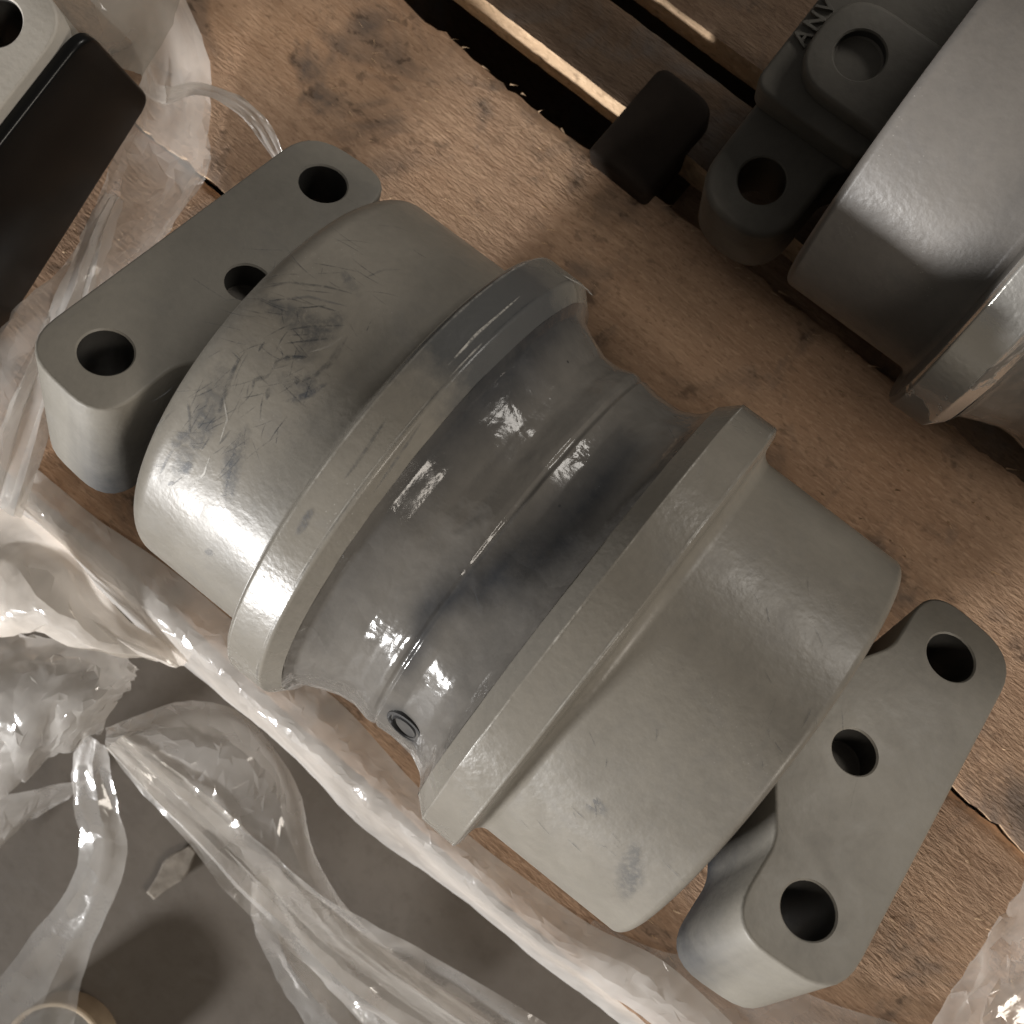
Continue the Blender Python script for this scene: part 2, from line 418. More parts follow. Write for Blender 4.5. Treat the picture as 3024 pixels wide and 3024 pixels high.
# ------------------------------------------------------------------ lathe profiles
def round_profile(pts):
    """pts (x, r, fillet): polyline with filleted corners -> list of ((x, r), (nx, nr))"""
    P = [Vector((p[0], p[1])) for p in pts]; out = []
    def nrm(d): return Vector((-d.y, d.x))
    for i, p in enumerate(P):
        if i == 0: d = (P[1]-p).normalized(); out.append((p, nrm(d))); continue
        if i == len(P)-1: d = (p-P[i-1]).normalized(); out.append((p, nrm(d))); continue
        a, b = P[i-1]-p, P[i+1]-p; la, lb = a.length, b.length; a.normalize(); b.normalize()
        ang = math.acos(max(-1, min(1, a.dot(b)))); f = pts[i][2]
        n0, n1 = nrm(-a), nrm(b)
        if f <= 0 or abs(math.pi-ang) < 0.01:
            out.append((p, (n0+n1).normalized())); continue
        tl = min(f/math.tan(ang/2), la*0.48, lb*0.48); rad = tl*math.tan(ang/2)
        cdir = (a+b).normalized(); c = p + cdir*(rad/math.sin(ang/2))
        ns = 8; s = 1 if (c-p).dot(n0) < 0 else -1
        for k in range(ns+1):
            nn = n0.lerp(n1, k/ns)
            # slerp for even arc
            th = math.acos(max(-1, min(1, n0.dot(n1))))
            if th > 1e-4: nn = (n0*math.sin((1-k/ns)*th) + n1*math.sin(k/ns*th))/math.sin(th)
            out.append((c + nn*rad*s, nn))
    return out
def lathe(name, prof, mat, parent, segs=176, wob=0.0, z0=0.0):
    V, F, N = [], [], []
    m = len(prof)
    for i in range(segs):
        t = 2*math.pi*i/segs - math.pi/2
        c, s = math.cos(t), math.sin(t)
        for (p, n) in prof:
            r = p.y
            if wob: r += wob*(noise.noise((p.x*55, c*3.0, s*3.0)) + 0.6*noise.noise((p.x*130, c*8, s*8+4)))
            V.append((p.x, r*c, r*s)); N.append((n.x, n.y*c, n.y*s))
    for i in range(segs):
        a, b = i*m, ((i+1) % segs)*m
        for j in range(m-1):
            F.append((a+j, b+j, b+j+1, a+j+1))
    o = mesh_obj(name, V, F, mat, parent, normals=None if wob else N)
    return o
# profile runs so that the outward normal is (-dy, dx): x increasing
left = [(-0.1440, 0.030, 0), (-0.1440, 0.060, 0.001), (-0.1486, 0.062, 0.001), (-0.1486, 0.0905, 0.0095), (-0.0850, 0.0908, 0.0035), (-0.0838, 0.1035, 0.0012), (-0.0834, 0.1035, 0)]
rim1 = [(-0.0834, 0.1035, 0), (-0.0822, 0.1052, 0.0015), (-0.0662, 0.1050, 0.0018), (-0.0605, 0.0990, 0)]
tube = [(-0.0605, 0.0990, 0), (-0.0580, 0.0940, 0.004), (-0.0500, 0.0905, 0.006), (-0.0415, 0.0874, 0.008), (-0.0345, 0.0868, 0.01), (-0.0270, 0.0886, 0.006), (-0.0250, 0.0885, 0.001),
        (-0.0236, 0.0876, 0.0012), (-0.0220, 0.0884, 0.0012), (-0.0155, 0.0874, 0.006), (-0.0040, 0.0880, 0.012), (0.0040, 0.0920, 0.010), (0.0075, 0.0985, 0.003)]
rim2 = [(0.0075, 0.0985, 0), (0.0086, 0.0994, 0.0005), (0.0145, 0.1047, 0.0005), (0.0305, 0.1050, 0.0007), (0.0316, 0.1025, 0)]
right = [(0.0316, 0.1025, 0), (0.0328, 0.0920, 0.0052), (0.1012, 0.0916, 0.0034), (0.1012, 0.062, 0.001), (0.0975, 0.060, 0.001), (0.0975, 0.030, 0)]

def make_shell(root, fl1=None, fl2=None):
    lathe('drum', round_profile(left), M_drum, root)
    lathe('flange', round_profile(rim1), fl1 or M_flange, root)
    lathe('groove_tube', round_profile(tube), M_tube, root, 220, 0.0007)
    lathe('flange', round_profile(rim2), fl2 or M_flange2, root)
    lathe('drum', round_profile(right), M_drum, root)
    lathe('shaft', round_profile([(-0.190, 0.0260, 0), (0.148, 0.0260, 0)]), M_shaft, root, 48)

# ------------------------------------------------------------------ collars
def smooth_loop(corners, n=7):
    """closed outline from (a, u, fillet) corners, counter-clockwise"""
    m = len(corners); out = []
    for i in range(m):
        p0, p, p1 = (Vector(corners[(i+k) % m][:2]) for k in (-1, 0, 1))
        f = corners[i][2]
        a, b = (p0-p), (p1-p); la, lb = a.length, b.length; a.normalize(); b.normalize()
        ang = math.acos(max(-1, min(1, a.dot(b))))
        tl = min(f/math.tan(ang/2), la*.49, lb*.49)
        A, B = p+a*tl, p+b*tl
        for k in range(n+1):
            t = k/n; out.append((A*(1-t)**2 + p*(2*t*(1-t)) + B*t*t))
    # drop doubles
    res = []
    for p in out:
        if not res or (p-res[-1]).length > 2e-4: res.append(p)
    if (res[0]-res[-1]).length < 2e-4: res.pop()
    return res
def offset_loop(loop, d):
    n = len(loop); out = []
    area2 = sum(loop[i].x*loop[(i+1) % n].y - loop[(i+1) % n].x*loop[i].y for i in range(n))
    s = 1 if area2 > 0 else -1
    for i in range(n):
        t = (loop[(i+1) % n]-loop[i-1]).normalized()
        out.append(loop[i] + Vector((-t.y, t.x))*d*s)     # inwards for d > 0
    return out
def slab(bm, loop, top, depth, place, holes=(), bevel=0.0014, draft=1.0):
    """plate with outline loop in (a, u), top height n, holes (a, u, r, hole depth or None for through)"""
    def ring(lp, n, sc_=1.0): return [bm.verts.new(place(p.x, p.y*sc_, n)) for p in lp]
    def bridge(r0, r1, mi=0):
        m = len(r0)
        for i in range(m): bm.faces.new((r0[i], r0[(i+1) % m], r1[(i+1) % m], r1[i])).material_index = mi
    def edges(r):
        m = len(r); es = []
        for i in range(m):
            e = bm.edges.get((r[i], r[(i+1) % m])) or bm.edges.new((r[i], r[(i+1) % m])); es.append(e)
        return es
    r_top = ring(offset_loop(loop, bevel), top)
    prev = r_top
    for k in (1, 2, 3):
        th = k/3*math.pi/2
        r = ring(offset_loop(loop, bevel*(1-math.sin(th))), top - bevel*(1-math.cos(th)))
        bridge(prev, r); prev = r
    r_bot = ring(loop, top-depth, draft); bridge(prev, r_bot)
    etop, ebot = edges(r_top), edges(r_bot)
    for (ha, hu, hr, hd) in holes:
        cl = [Vector((ha+math.cos(2*math.pi*i/40), hu+math.sin(2*math.pi*i/40))) for i in range(40)]
        def hring(rad, n): return [bm.verts.new(place(ha+rad*math.cos(2*math.pi*i/40), hu+rad*math.sin(2*math.pi*i/40), n)) for i in range(40)]
        a = hring(hr+0.0007, top); b = hring(hr, top-0.0007); bridge(a, b)
        etop += edges(a)
        if hd is None:
            c = hring(hr*0.999, top-depth); bridge(b, c, 1); ebot += edges(c)
        else:
            c = hring(hr*0.985, top-hd); bridge(b, c, 1)
            cc = hring(hr*0.90, top-hd-0.0008); bridge(c, cc, 2); bm.faces.new(cc).material_index = 2
    bmesh.ops.triangle_fill(bm, use_beauty=True, use_dissolve=False, edges=etop)
    bmesh.ops.triangle_fill(bm, use_beauty=True, use_dissolve=False, edges=ebot)
BLOCK = [(0.0238, -0.083, 0.020), (0.0238, 0.083, 0.020), (-0.0215, 0.087, 0.021), (-0.0215, 0.050, 0.02), (-0.0355, 0.026, 0.02),
         (-0.0355, -0.026, 0.02), (-0.0215, -0.050, 0.02), (-0.0215, -0.087, 0.021)]
def frame(side, xb, tw):
    u = Vector((0, math.cos(tw), math.sin(tw))); n = Vector((0, -math.sin(tw), math.cos(tw)))
    return lambda a, uu, nn: Vector((xb + side*a, 0, 0)) + u*uu + n*nn
def collar(root, side, xb, tw, mat):
    bm = bmesh.new(); pl = frame(side, xb, tw)
    slab(bm, smooth_loop(BLOCK), 0.0409, 0.066, pl, [(0, 0.0628, 0.0103, None), (0, -0.0628, 0.0103, None), (-0.0136, 0, 0.0090, 0.013)], draft=0.965)
    o = bm_obj('collar', bm, mat, root); o.data.materials.append(M_hole); o.data.materials.append(M_recess)
    # darker towards the drum on the flanks, below the top edge
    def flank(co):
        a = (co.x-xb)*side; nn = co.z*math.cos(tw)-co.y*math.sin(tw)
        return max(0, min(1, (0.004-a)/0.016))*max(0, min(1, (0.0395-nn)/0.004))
    add_dark_mask(o, flank)
    return o
def add_dark_mask(o, fn):  # stores the per-vertex darkening mask
    at_ = o.data.attributes.new('dark_mask', 'FLOAT', 'POINT')
    at_.data.foreach_set('value', [fn(v.co) for v in o.data.vertices])
def disc_on(name, root, p, nrm, rings, mat):
    """small turned plug: rings (radius, height) about axis nrm at p"""
    nrm = nrm.normalized(); t = nrm.orthogonal().normalized(); b = nrm.cross(t); V, F = [], []
    S = 32
    for (r, h) in rings:
        for i in range(S):
            a = 2*math.pi*i/S; V.append(p + t*r*math.cos(a) + b*r*math.sin(a) + nrm*h)
    for k in range(len(rings)-1):
        for i in range(S):
            j = (i+1) % S; F.append((k*S+i, k*S+j, (k+1)*S+j, (k+1)*S+i))
    F.append(tuple((len(rings)-1)*S+i for i in range(S)))
    return mesh_obj(name, V, F, mat, root, sharp=35)

AX = Vector((0, 0, 0.105))
TW = -0.54914
# ---- the roller in the middle
r1 = empty('track_roller', AX)
tag(r1, 'grey painted double flange track roller lying whole across the pallet boards', 'track roller', 'grey track rollers')
make_shell(r1)
TUBE = [c for c in r1.children if c.name.startswith('groove_tube')][0]
def band(pts, rad):
    out = []
    for (x, y, wd, st) in pts:
        p = on_cyl(x, y, rad); out.append((p.x, 0.088*math.atan2(p.z-0.105, p.y), wd, st))
    return out
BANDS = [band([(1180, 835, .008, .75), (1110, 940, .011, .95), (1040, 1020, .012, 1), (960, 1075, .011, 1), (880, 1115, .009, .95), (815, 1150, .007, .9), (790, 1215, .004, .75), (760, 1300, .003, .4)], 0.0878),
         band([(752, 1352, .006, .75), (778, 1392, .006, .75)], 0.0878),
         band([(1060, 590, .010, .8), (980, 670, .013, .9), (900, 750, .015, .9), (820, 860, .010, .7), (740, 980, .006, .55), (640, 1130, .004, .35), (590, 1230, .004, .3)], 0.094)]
def tube_dark(co):  # soft-edged darker bands along the groove
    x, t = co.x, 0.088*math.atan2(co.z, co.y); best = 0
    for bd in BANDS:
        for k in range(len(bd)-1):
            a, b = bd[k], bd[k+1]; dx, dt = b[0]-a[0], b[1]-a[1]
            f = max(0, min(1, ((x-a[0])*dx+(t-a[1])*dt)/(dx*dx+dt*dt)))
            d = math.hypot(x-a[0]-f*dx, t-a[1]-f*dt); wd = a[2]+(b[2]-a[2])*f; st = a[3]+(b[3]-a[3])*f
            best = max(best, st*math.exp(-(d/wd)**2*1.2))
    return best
add_dark_mask(TUBE, tube_dark)
collar(r1, -1, -0.18365, TW, M_collar)
collar(r1, 1, 0.13934, TW, M_collar)
# filler plug let into the groove tube
pp = on_cyl(765, 1370, 0.0872) - AX
nn = Vector((0, pp.y, pp.z)).normalized()
pg = disc_on('filler_plug', r1, pp, nn, [(0.0090, -0.0012), (0.0082, 0.0008), (0.0070, 0.0010), (0.0064, 0.0001), (0.0058, 0.0002), (0.0052, 0.0011), (0.0050, 0.0006), (0.0047, -0.001)], M_tube)
disc_on('plug_socket', pg, pp, nn, [(0.0050, 0.0004), (0.0049, -0.0004)], M_black)
add_dark_mask(pg, lambda co: 0.85)
# oil plug on the inner wall of the right collar
disc_on('oil_plug', r1, Vector((0.1150, -0.0362, 0.014)), Vector((-1, -.25, .1)), [(0.0062, -0.002), (0.0062, 0.0012), (0.0045, 0.0014), (0.0042, -0.0005)], M_steel)

# scuffs rubbed into the paint of the left drum
def cyl_strip(name, pts, width, rad, mat, root, fade=(0.3, 1.0, 0.3), seed=0):
    W = []
    for i in range(len(pts)-1):
        for k in range(6):
            t = k/6; W.append((pts[i][0]*(1-t)+pts[i+1][0]*t, pts[i][1]*(1-t)+pts[i+1][1]*t))
    W.append(pts[-1])
    Q = []
    for x, y in W:
        p = on_cyl(x, y, rad); Q.append((p.x, math.atan2(p.z-0.105, p.y)))
    V, F, fa = [], [], []; n = len(Q)
    for i, (x, th) in enumerate(Q):
        a, b = Q[max(i-1, 0)], Q[min(i+1, n-1)]
        d = Vector((b[0]-a[0], (b[1]-a[1])*rad)); d = d.normalized() if d.length > 0 else Vector((1, 0))
        f = i/(n-1); env = 0.35 + 0.65*math.sin(math.pi*min(1, max(0, f)))
        for j, s in enumerate((-1, -0.4, 0.4, 1)):
            wv = width*env*(1+0.5*noise.noise((i*0.7, seed, j)))
            x2 = x - d.y*s*wv; t2 = th + d.x*s*wv/rad
            V.append((x2, (rad+0.00025)*math.cos(t2), (rad+0.00025)*math.sin(t2)))
            fa.append((0.0 if abs(s) == 1 else 1.0) * min(1, 6*f+0.2, 6*(1-f)+0.2))
    for i in range(n-1):
        for j in range(3): F.append((i*4+j, i*4+j+1, i*4+j+5, i*4+j+4))
    o = mesh_obj(name, V, F, mat, root)
    at_ = o.data.attributes.new('fade', 'FLOAT', 'POINT'); at_.data.foreach_set('value', fa)
    return o
S1 = lambda x, y: (x*0.3638, y*0.3638)
S4 = lambda x, y: (x*0.3638, y*0.3638+638.9)
strokes = [
    ([S1(1345, 1500), S1(1500, 1465), S1(1700, 1490), S1(1850, 1530)], .0006, M_scuff), ([S1(1375, 1770), S1(1340, 1825)], .0006, M_scuff),
    ([S1(1490, 1712), S1(1620, 1692), S1(1790, 1690)], .0005, M_scuff), ([S1(1480, 1782), S1(1600, 1768), S1(1720, 1755)], .0005, M_scuff),
    ([S1(1805, 1740), S1(1740, 1860), S1(1690, 1920)], .0009, M_scuff), ([S1(1420, 1885), S1(1490, 1850), S1(1610, 1850)], .0006, M_scuff),
    ([S1(1775, 1400), S1(1820, 1480), S1(1870, 1545)], .0028, M_scuff2), ([S4(1400, 185), S4(1440, 115), S4(1530, 100), S4(1610, 95)], .0010, M_scuff),
    ([S4(1780, 5), S4(1700, 130), S4(1640, 190), S4(1560, 225)], .0010, M_scuff), ([S4(1310, 265), S4(1320, 215), S4(1385, 200), S4(1400, 180)], .0009, M_scuff),
    ([S4(1245, 90), S4(1200, 190), S4(1160, 310), S4(1135, 390)], .0012, M_scuff), ([S4(972, 320), S4(985, 400), S4(985, 495)], .0007, M_scuff),
    ([S4(985, 490), S4(930, 520), S4(890, 565)], .0028, M_scuff2), ([S4(940, 695), S4(995, 640)], .0026, M_scuff2),
    ([S4(1250, 480), S4(1205, 620), S4(1170, 800)], .0009, M_scuff2), ([S4(1395, 250), S4(1385, 320)], .0011, M_scuff),
    ([S4(960, 545), S4(1000, 560), S4(1050, 572), S4(1095, 500)], .0006, M_scuff), ([S4(830, 705), S4(870, 620), S4(910, 560)], .0008, M_scuff2),
    ([S4(1065, 1110), S4(1110, 1105)], .0020, M_scuff2), ([S4(870, 760), S4(905, 740)], .0010, M_scuff2), ([S4(1130, 560), S4(1200, 470)], .0006, M_scuff),
    ([S1(1560, 1600), S1(1660, 1590), S1(1760, 1620)], .0005, M_scuff), ([S1(1420, 1560), S1(1600, 1540), S1(1800, 1590)], .0007, M_scuff2),
    ([S1(1900, 1440), S1(1990, 1400), S1(2080, 1400)], .0007, M_scuff2), ([S1(1960, 1170), S1(2060, 1180), S1(2140, 1210)], .0006, M_scuff2),
    ([S4(1700, 230), S4(1600, 290), S4(1480, 330)], .0016, M_scuff2), ([S4(1000, 760), S4(1060, 700), S4(1090, 610)], .0006, M_scuff3),
    ([S4(1160, 300), S4(1180, 420), S4(1140, 540)], .0005, M_scuff3), ([S1(1600, 1830), S1(1700, 1800), S1(1790, 1740)], .0005, M_scuff3),
]
for i, (pts, wd, mt) in enumerate(strokes):
    cyl_strip('scuff_mark', pts, wd, 0.0905, mt, r1, seed=i)
for i, (pts, wd, mt) in enumerate([([(845, 690), (900, 630), (980, 560)], .0007, M_scuff3), ([(650, 905), (690, 850), (730, 790)], .0008, M_scuff), ([(560, 1010), (590, 960)], .0022, M_scuff2),
                                   ([(705, 930), (760, 850), (800, 790)], .0007, M_scuff), ([(1060, 520), (1100, 540), (1118, 560)], .0024, M_scuff3)]):
    cyl_strip('scuff_mark', pts, wd, 0.1051, mt, r1, seed=50+i)

for i, (pts, wd, rd) in enumerate([([(480, 560), (560, 600), (640, 640)], .006, .0905), ([(420, 680), (400, 760), (370, 850)], .007, .0905), ([(560, 690), (600, 640), (650, 590)], .006, .0905),
                              ([(360, 800), (350, 860), (330, 900)], .005, .0905), ([(520, 700), (560, 740), (600, 700)], .005, .0905), ([(1200, 1590), (1190, 1650), (1170, 1700)], .006, .0916),
                              ([(470, 800), (440, 860), (430, 960)], .005, .0905), ([(1040, 1430), (1100, 1500), (1150, 1540)], .005, .0916)]):
    cyl_strip('smear_mark', pts, wd, rd, M_smear, r1, seed=80+i)
# paint rubbed thin along the rim edges
def rim_wear(x, rad, t0, t1, wd, mat, seed):
    V, F, fa = [], [], []; n = 150
    for i in range(n+1):
        th = R(t0+(t1-t0)*i/n); w_ = wd*(0.5+0.9*abs(noise.noise((i*.13, seed, 1))))
        g = max(0, min(1, 0.55+1.8*noise.noise((i*.07, seed, 5))))
        for k in (-1, 0, 1):
            V.append((x+k*w_, (rad+0.0002)*math.cos(th), (rad+0.0002)*math.sin(th))); fa.append(g if k == 0 else 0.0)
    for i in range(n):
        for k in range(2): F.append((i*3+k, i*3+k+1, i*3+k+4, i*3+k+3))
    o = mesh_obj('worn_edge', V, F, mat, r1)
    a_ = o.data.attributes.new('fade', 'FLOAT', 'POINT'); a_.data.foreach_set('value', fa)
rim_wear(-0.0815, 0.1052, 15, 165, .0009, M_scuff3, 1); rim_wear(-0.0674, 0.1051, 12, 168, .0008, M_scuff, 2)
rim_wear(0.0150, 0.1049, 20, 160, .0006, M_scuff3, 3); rim_wear(0.0297, 0.1051, 15, 165, .0006, M_scuff3, 4); rim_wear(-0.0678, 0.1052, 60, 150, .0006, M_scuff3, 6)
# fine scratch bundles, one part
rnd = random.Random(3); V, F, fa = [], [], []
def scratch(cx, cy, rad, spread, ang, n, ln):
    p = on_cyl(cx, cy, rad); x0, t0 = p.x, math.atan2(p.z-0.105, p.y)*rad
    for _ in range(n):
        x, t = x0+rnd.gauss(0, spread), t0+rnd.gauss(0, spread*1.3); a = ang+rnd.gauss(0, .25); l = rnd.uniform(.3, 1)*ln; wd = rnd.uniform(.00010, .00024)
        b = len(V); cv = rnd.uniform(-.25, .25)
        for k in range(7):
            f = k/6; aa = a+cv*f; px, pt = x+math.cos(aa)*l*f, t+math.sin(aa)*l*f
            for sgn in (-1, 1):
                th = (pt+math.cos(aa)*wd*sgn)/rad; xx = px-math.sin(aa)*wd*sgn
                V.append((xx, (rad+.0002)*math.cos(th), (rad+.0002)*math.sin(th))); fa.append(0.15+0.85*math.sin(math.pi*f))
        for k in range(6): F.append((b+2*k, b+2*k+1, b+2*k+3, b+2*k+2))
for cx, cy, sp, an, n, ln in [(560, 580, .010, 2.6, 26, .016), (600, 660, .012, 0.3, 22, .014), (450, 740, .010, 1.9, 26, .016), (400, 830, .010, 2.0, 20, .014), (520, 720, .014, 1.2, 20, .012), (700, 470, .012, 2.9, 10, .018)]:
    scratch(cx, cy, .0905, sp, an, n, ln)
for cx, cy, sp, an, n, ln in [(1300, 1300, .03, 0.4, 14, .012), (1150, 1550, .014, 0.5, 16, .008), (1500, 1250, .02, 1.2, 8, .012)]:
    scratch(cx, cy, .0918, sp, an, n, ln)
so = mesh_obj('fine_scratches', V, F, M_scuff, r1, smooth=False); so['kind'] = 'stuff'
at_ = so.data.attributes.new('fade', 'FLOAT', 'POINT'); at_.data.foreach_set('value', fa)

# ---- the roller behind, partly in frame at the upper right
r2 = empty('track_roller', (0.1434, 0.25, 0.109))
tag(r2, 'shadowed grey track roller with chipped bright rim, at the upper right', 'track roller', 'grey track rollers')
for ch in list(r1.children):
    nm = ch.name.split('.')[0]
    if nm in ('drum', 'flange', 'groove_tube'):
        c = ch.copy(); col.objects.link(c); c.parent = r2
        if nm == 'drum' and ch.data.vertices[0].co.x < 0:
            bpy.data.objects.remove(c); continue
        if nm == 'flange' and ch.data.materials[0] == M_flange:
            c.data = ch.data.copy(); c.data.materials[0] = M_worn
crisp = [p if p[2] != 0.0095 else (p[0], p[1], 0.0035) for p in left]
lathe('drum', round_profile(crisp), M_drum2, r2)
collar(r2, 1, 0.13934, TW, M_collar)
pl2 = frame(-1, -0.1837, 0.0)
bm = bmesh.new()
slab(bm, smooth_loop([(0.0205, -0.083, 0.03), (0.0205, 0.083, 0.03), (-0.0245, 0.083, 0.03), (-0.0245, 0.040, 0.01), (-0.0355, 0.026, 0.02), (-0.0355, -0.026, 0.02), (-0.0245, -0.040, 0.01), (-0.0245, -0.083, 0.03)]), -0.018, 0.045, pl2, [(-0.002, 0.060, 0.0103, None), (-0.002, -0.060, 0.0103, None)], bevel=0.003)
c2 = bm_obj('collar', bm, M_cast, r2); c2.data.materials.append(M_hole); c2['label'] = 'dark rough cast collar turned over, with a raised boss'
bm = bmesh.new()
slab(bm, smooth_loop([(0.0238, -0.036, 0.008), (0.0238, 0.085, 0.008), (-0.034, 0.085, 0.01), (-0.034, -0.036, 0.01)]), 0.0, 0.017, pl2, (), bevel=0.002)
cp = bm_obj('collar_plate', bm, M_cast, r2)
bm = bmesh.new()
slab(bm, smooth_loop([(0.0145, -0.027, 0.02), (0.0145, 0.017, 0.02), (-0.036, 0.017, 0.005), (-0.036, -0.027, 0.005)]), 0.010, 0.0095, pl2, [(-0.0055, -0.005, 0.0105, 0.0055)], bevel=0.002)
pb = bm_obj('pin_boss', bm, M_cast, cp); pb.data.materials.append(M_hole); pb.data.materials.append(M_cast)
# raised foundry characters along the plate's outer border
cu = bpy.data.curves.new('raised_letters', 'FONT'); cu.body = 'ANV'; cu.size = 0.0098; cu.extrude = 0.0009; cu.bevel_depth = 0.0002; cu.space_character = 1.25
tmp = bpy.data.objects.new('raised_letters', cu); col.objects.link(tmp)
dg = bpy.context.evaluated_depsgraph_get()
me = bpy.data.meshes.new_from_object(tmp.evaluated_get(dg)); bpy.data.objects.remove(tmp)
me.materials.clear(); me.materials.append(M_cast)
lo = bpy.data.objects.new('raised_letters', me); col.objects.link(lo); lo.parent = cp
lo.location = pl2(0.0158, -0.012, 0.0008); lo.rotation_euler = (0, 0, R(90))

# ---- the roller at the upper left, only its collar in frame
r3 = empty('track_roller', (-0.318-0.13934, -0.020, 0.105))
tag(r3, 'pale collar end of a track roller cut off by the upper left corner', 'track roller', 'grey track rollers')
for ch in list(r1.children):
    if ch.name.split('.')[0] in ('drum', 'flange', 'groove_tube', 'shaft'):
        c = ch.copy(); col.objects.link(c); c.parent = r3
collar(r3, 1, 0.13934, 0.0, M_collar3)
pl3 = frame(1, 0.13934, 0.0)
bm = bmesh.new()
lp = smooth_loop([(-0.085, -0.068, 0.02), (0.083, -0.036, 0.010), (0.083, 0.0345, 0.012), (-0.085, 0.0345, 0.012)])
slab(bm, lp, 0.0295, 0.0052, lambda a, u, n: Vector((0.13934+n, a, u)), (), bevel=0.0018)  # plate added in black to put the end face in shade
bp = bm_obj('end_shade_plate', bm, M_black, r3); bp['label'] = 'black plate standing in for the shaded end face under the pale collar'

# ---- a dark block lying in the gap beside the upper right roller
bm = bmesh.new()
slab(bm, smooth_loop([(-0.0185, -0.030, 0.003), (0.0185, -0.030, 0.004), (0.0175, 0.026, 0.013), (-0.0185, 0.026, 0.007)]), 0.0, 0.026, lambda a, u, n: Vector((a, u, n+0.026)), (), bevel=0.003)
o = bm_obj('dark_block', bm, M_dark); o.location = (-0.1035, 0.205, -0.006); o.rotation_euler = (0, 0, R(-3))
tag(o, 'small dark round cornered block beside the upper right roller', 'block')

# ------------------------------------------------------------------ plastic film
def cr(p0, p1, p2, p3, t):
    return 0.5*((2*p1) + (p2-p0)*t + (2*p0-5*p1+4*p2-p3)*t*t + (3*p1-p0-3*p2+p3)*t*t*t)
def spline(pts, n):
    out = []; m = len(pts)-1
    for i in range(n+1):
        f = i/n*m; k = min(int(f), m-1); t = f-k
        out.append(cr(pts[max(k-1, 0)], pts[k], pts[k+1], pts[min(k+2, m)], t))
    return out
def film(name, rows, mat, label, nu=40, nv=18, amp=0.002, fu=6.0, fv=3.0, seed=0, ragged=0.0, jit=0.4, sharp=9, group='scraps of clear plastic film'):
    """sheet through rows of 3D points; crumpled into flat facets with crisp creases"""
    rnd = random.Random(seed*13+5)
    R_ = [spline([Vector(p) for p in r], nu*3) for r in rows]
    cols_ = [spline([R_[k][i] for k in range(len(R_))], nv*3) for i in range(nu*3+1)]
    def P(u, v):
        x, y = u*nu*3, v*nv*3; i, j = min(int(x), nu*3-1), min(int(y), nv*3-1); a, b = x-i, y-j
        return (cols_[i][j]*(1-a)+cols_[i+1][j]*a)*(1-b) + (cols_[i][j+1]*(1-a)+cols_[i+1][j+1]*a)*b
    V, F = [], []
    for i in range(nu+1):
        for j in range(nv+1):
            u = (i + (rnd.uniform(-jit, jit) if 0 < i < nu else 0))/nu
            v = (j + (rnd.uniform(-jit, jit) if 0 < j < nv else 0))/nv
            p = P(u, v)
            a = P(min(u+.02, 1), v)-P(max(u-.02, 0), v); b = P(u, min(v+.03, 1))-P(u, max(v-.03, 0))
            n = a.cross(b); n = n.normalized() if n.length > 1e-12 else Vector((0, 0, 1))
            if n.z < 0: n = -n
            h = noise.noise((u*fu+seed, v*fv+seed*1.7, seed*.3)) + 0.5*noise.noise((u*fu*2.3+seed, v*fv*2.3, seed*.7+4)) + rnd.uniform(-.12, .12)
            q = p + n*h*amp
            if ragged and (j in (0, nv) or i in (0, nu)):
                q = q + Vector([rnd.uniform(-ragged, ragged) for _ in range(3)])
            V.append(q)
    for i in range(nu):
        for j in range(nv):
            a = i*(nv+1)+j; q4 = (a, a+1, a+nv+2, a+nv+1)
            if rnd.random() < .5: F += [(q4[0], q4[1], q4[2]), (q4[0], q4[2], q4[3])]
            else: F += [(q4[0], q4[1], q4[3]), (q4[1], q4[2], q4[3])]
    o = mesh_obj(name, V, F, mat, sharp=sharp)
    tag(o, label, 'plastic film', group)
    return o
A = at
# over the near board edge, along the whole length
film('plastic_film', [
    [A(70, 885, .004), A(180, 975, .004), A(330, 1080, .004), A(470, 1195, .005), A(640, 1325, .004), A(770, 1465, .004), A(890, 1580, .005), A(1100, 1735, .005), A(1260, 1820, .004), A(1440, 1990, .004)],
    [A(55, 915, .009), A(165, 1005, .008), A(300, 1120, .009), A(440, 1235, .009), A(600, 1370, .008), A(730, 1490, .008), A(860, 1605, .009), A(1060, 1765, .008), A(1250, 1880, .008), A(1410, 2030, .008)],
    [A(40, 945, .004), A(145, 1040, .003), A(270, 1155, .004), A(410, 1275, .003), A(560, 1400, .003), A(690, 1520, .003), A(830, 1630, .003), A(1030, 1790, .002), A(1225, 1920, .002), A(1380, 2060, .002)],
    [A(32, 962, -.020), A(140, 1058, -.022), A(262, 1175, -.022), A(400, 1295, -.022), A(545, 1415, -.022), A(670, 1535, -.022), A(815, 1645, -.022), A(1020, 1800, -.022), A(1215, 1940, -.022), A(1370, 2080, -.022)],
    [A(60, 1000, -.050), A(150, 1080, -.055), A(265, 1185, -.050), A(400, 1300, -.055), A(545, 1418, -.050), A(680, 1560, -.045), A(820, 1660, -.050), A(1010, 1810, -.050), A(1200, 1960, -.050), A(1350, 2100, -.050)],
], M_film_thick, 'long milky film strip folded over the near edge of the board', 110, 20, 0.0013, 16, 3.0, 1, sharp=10)
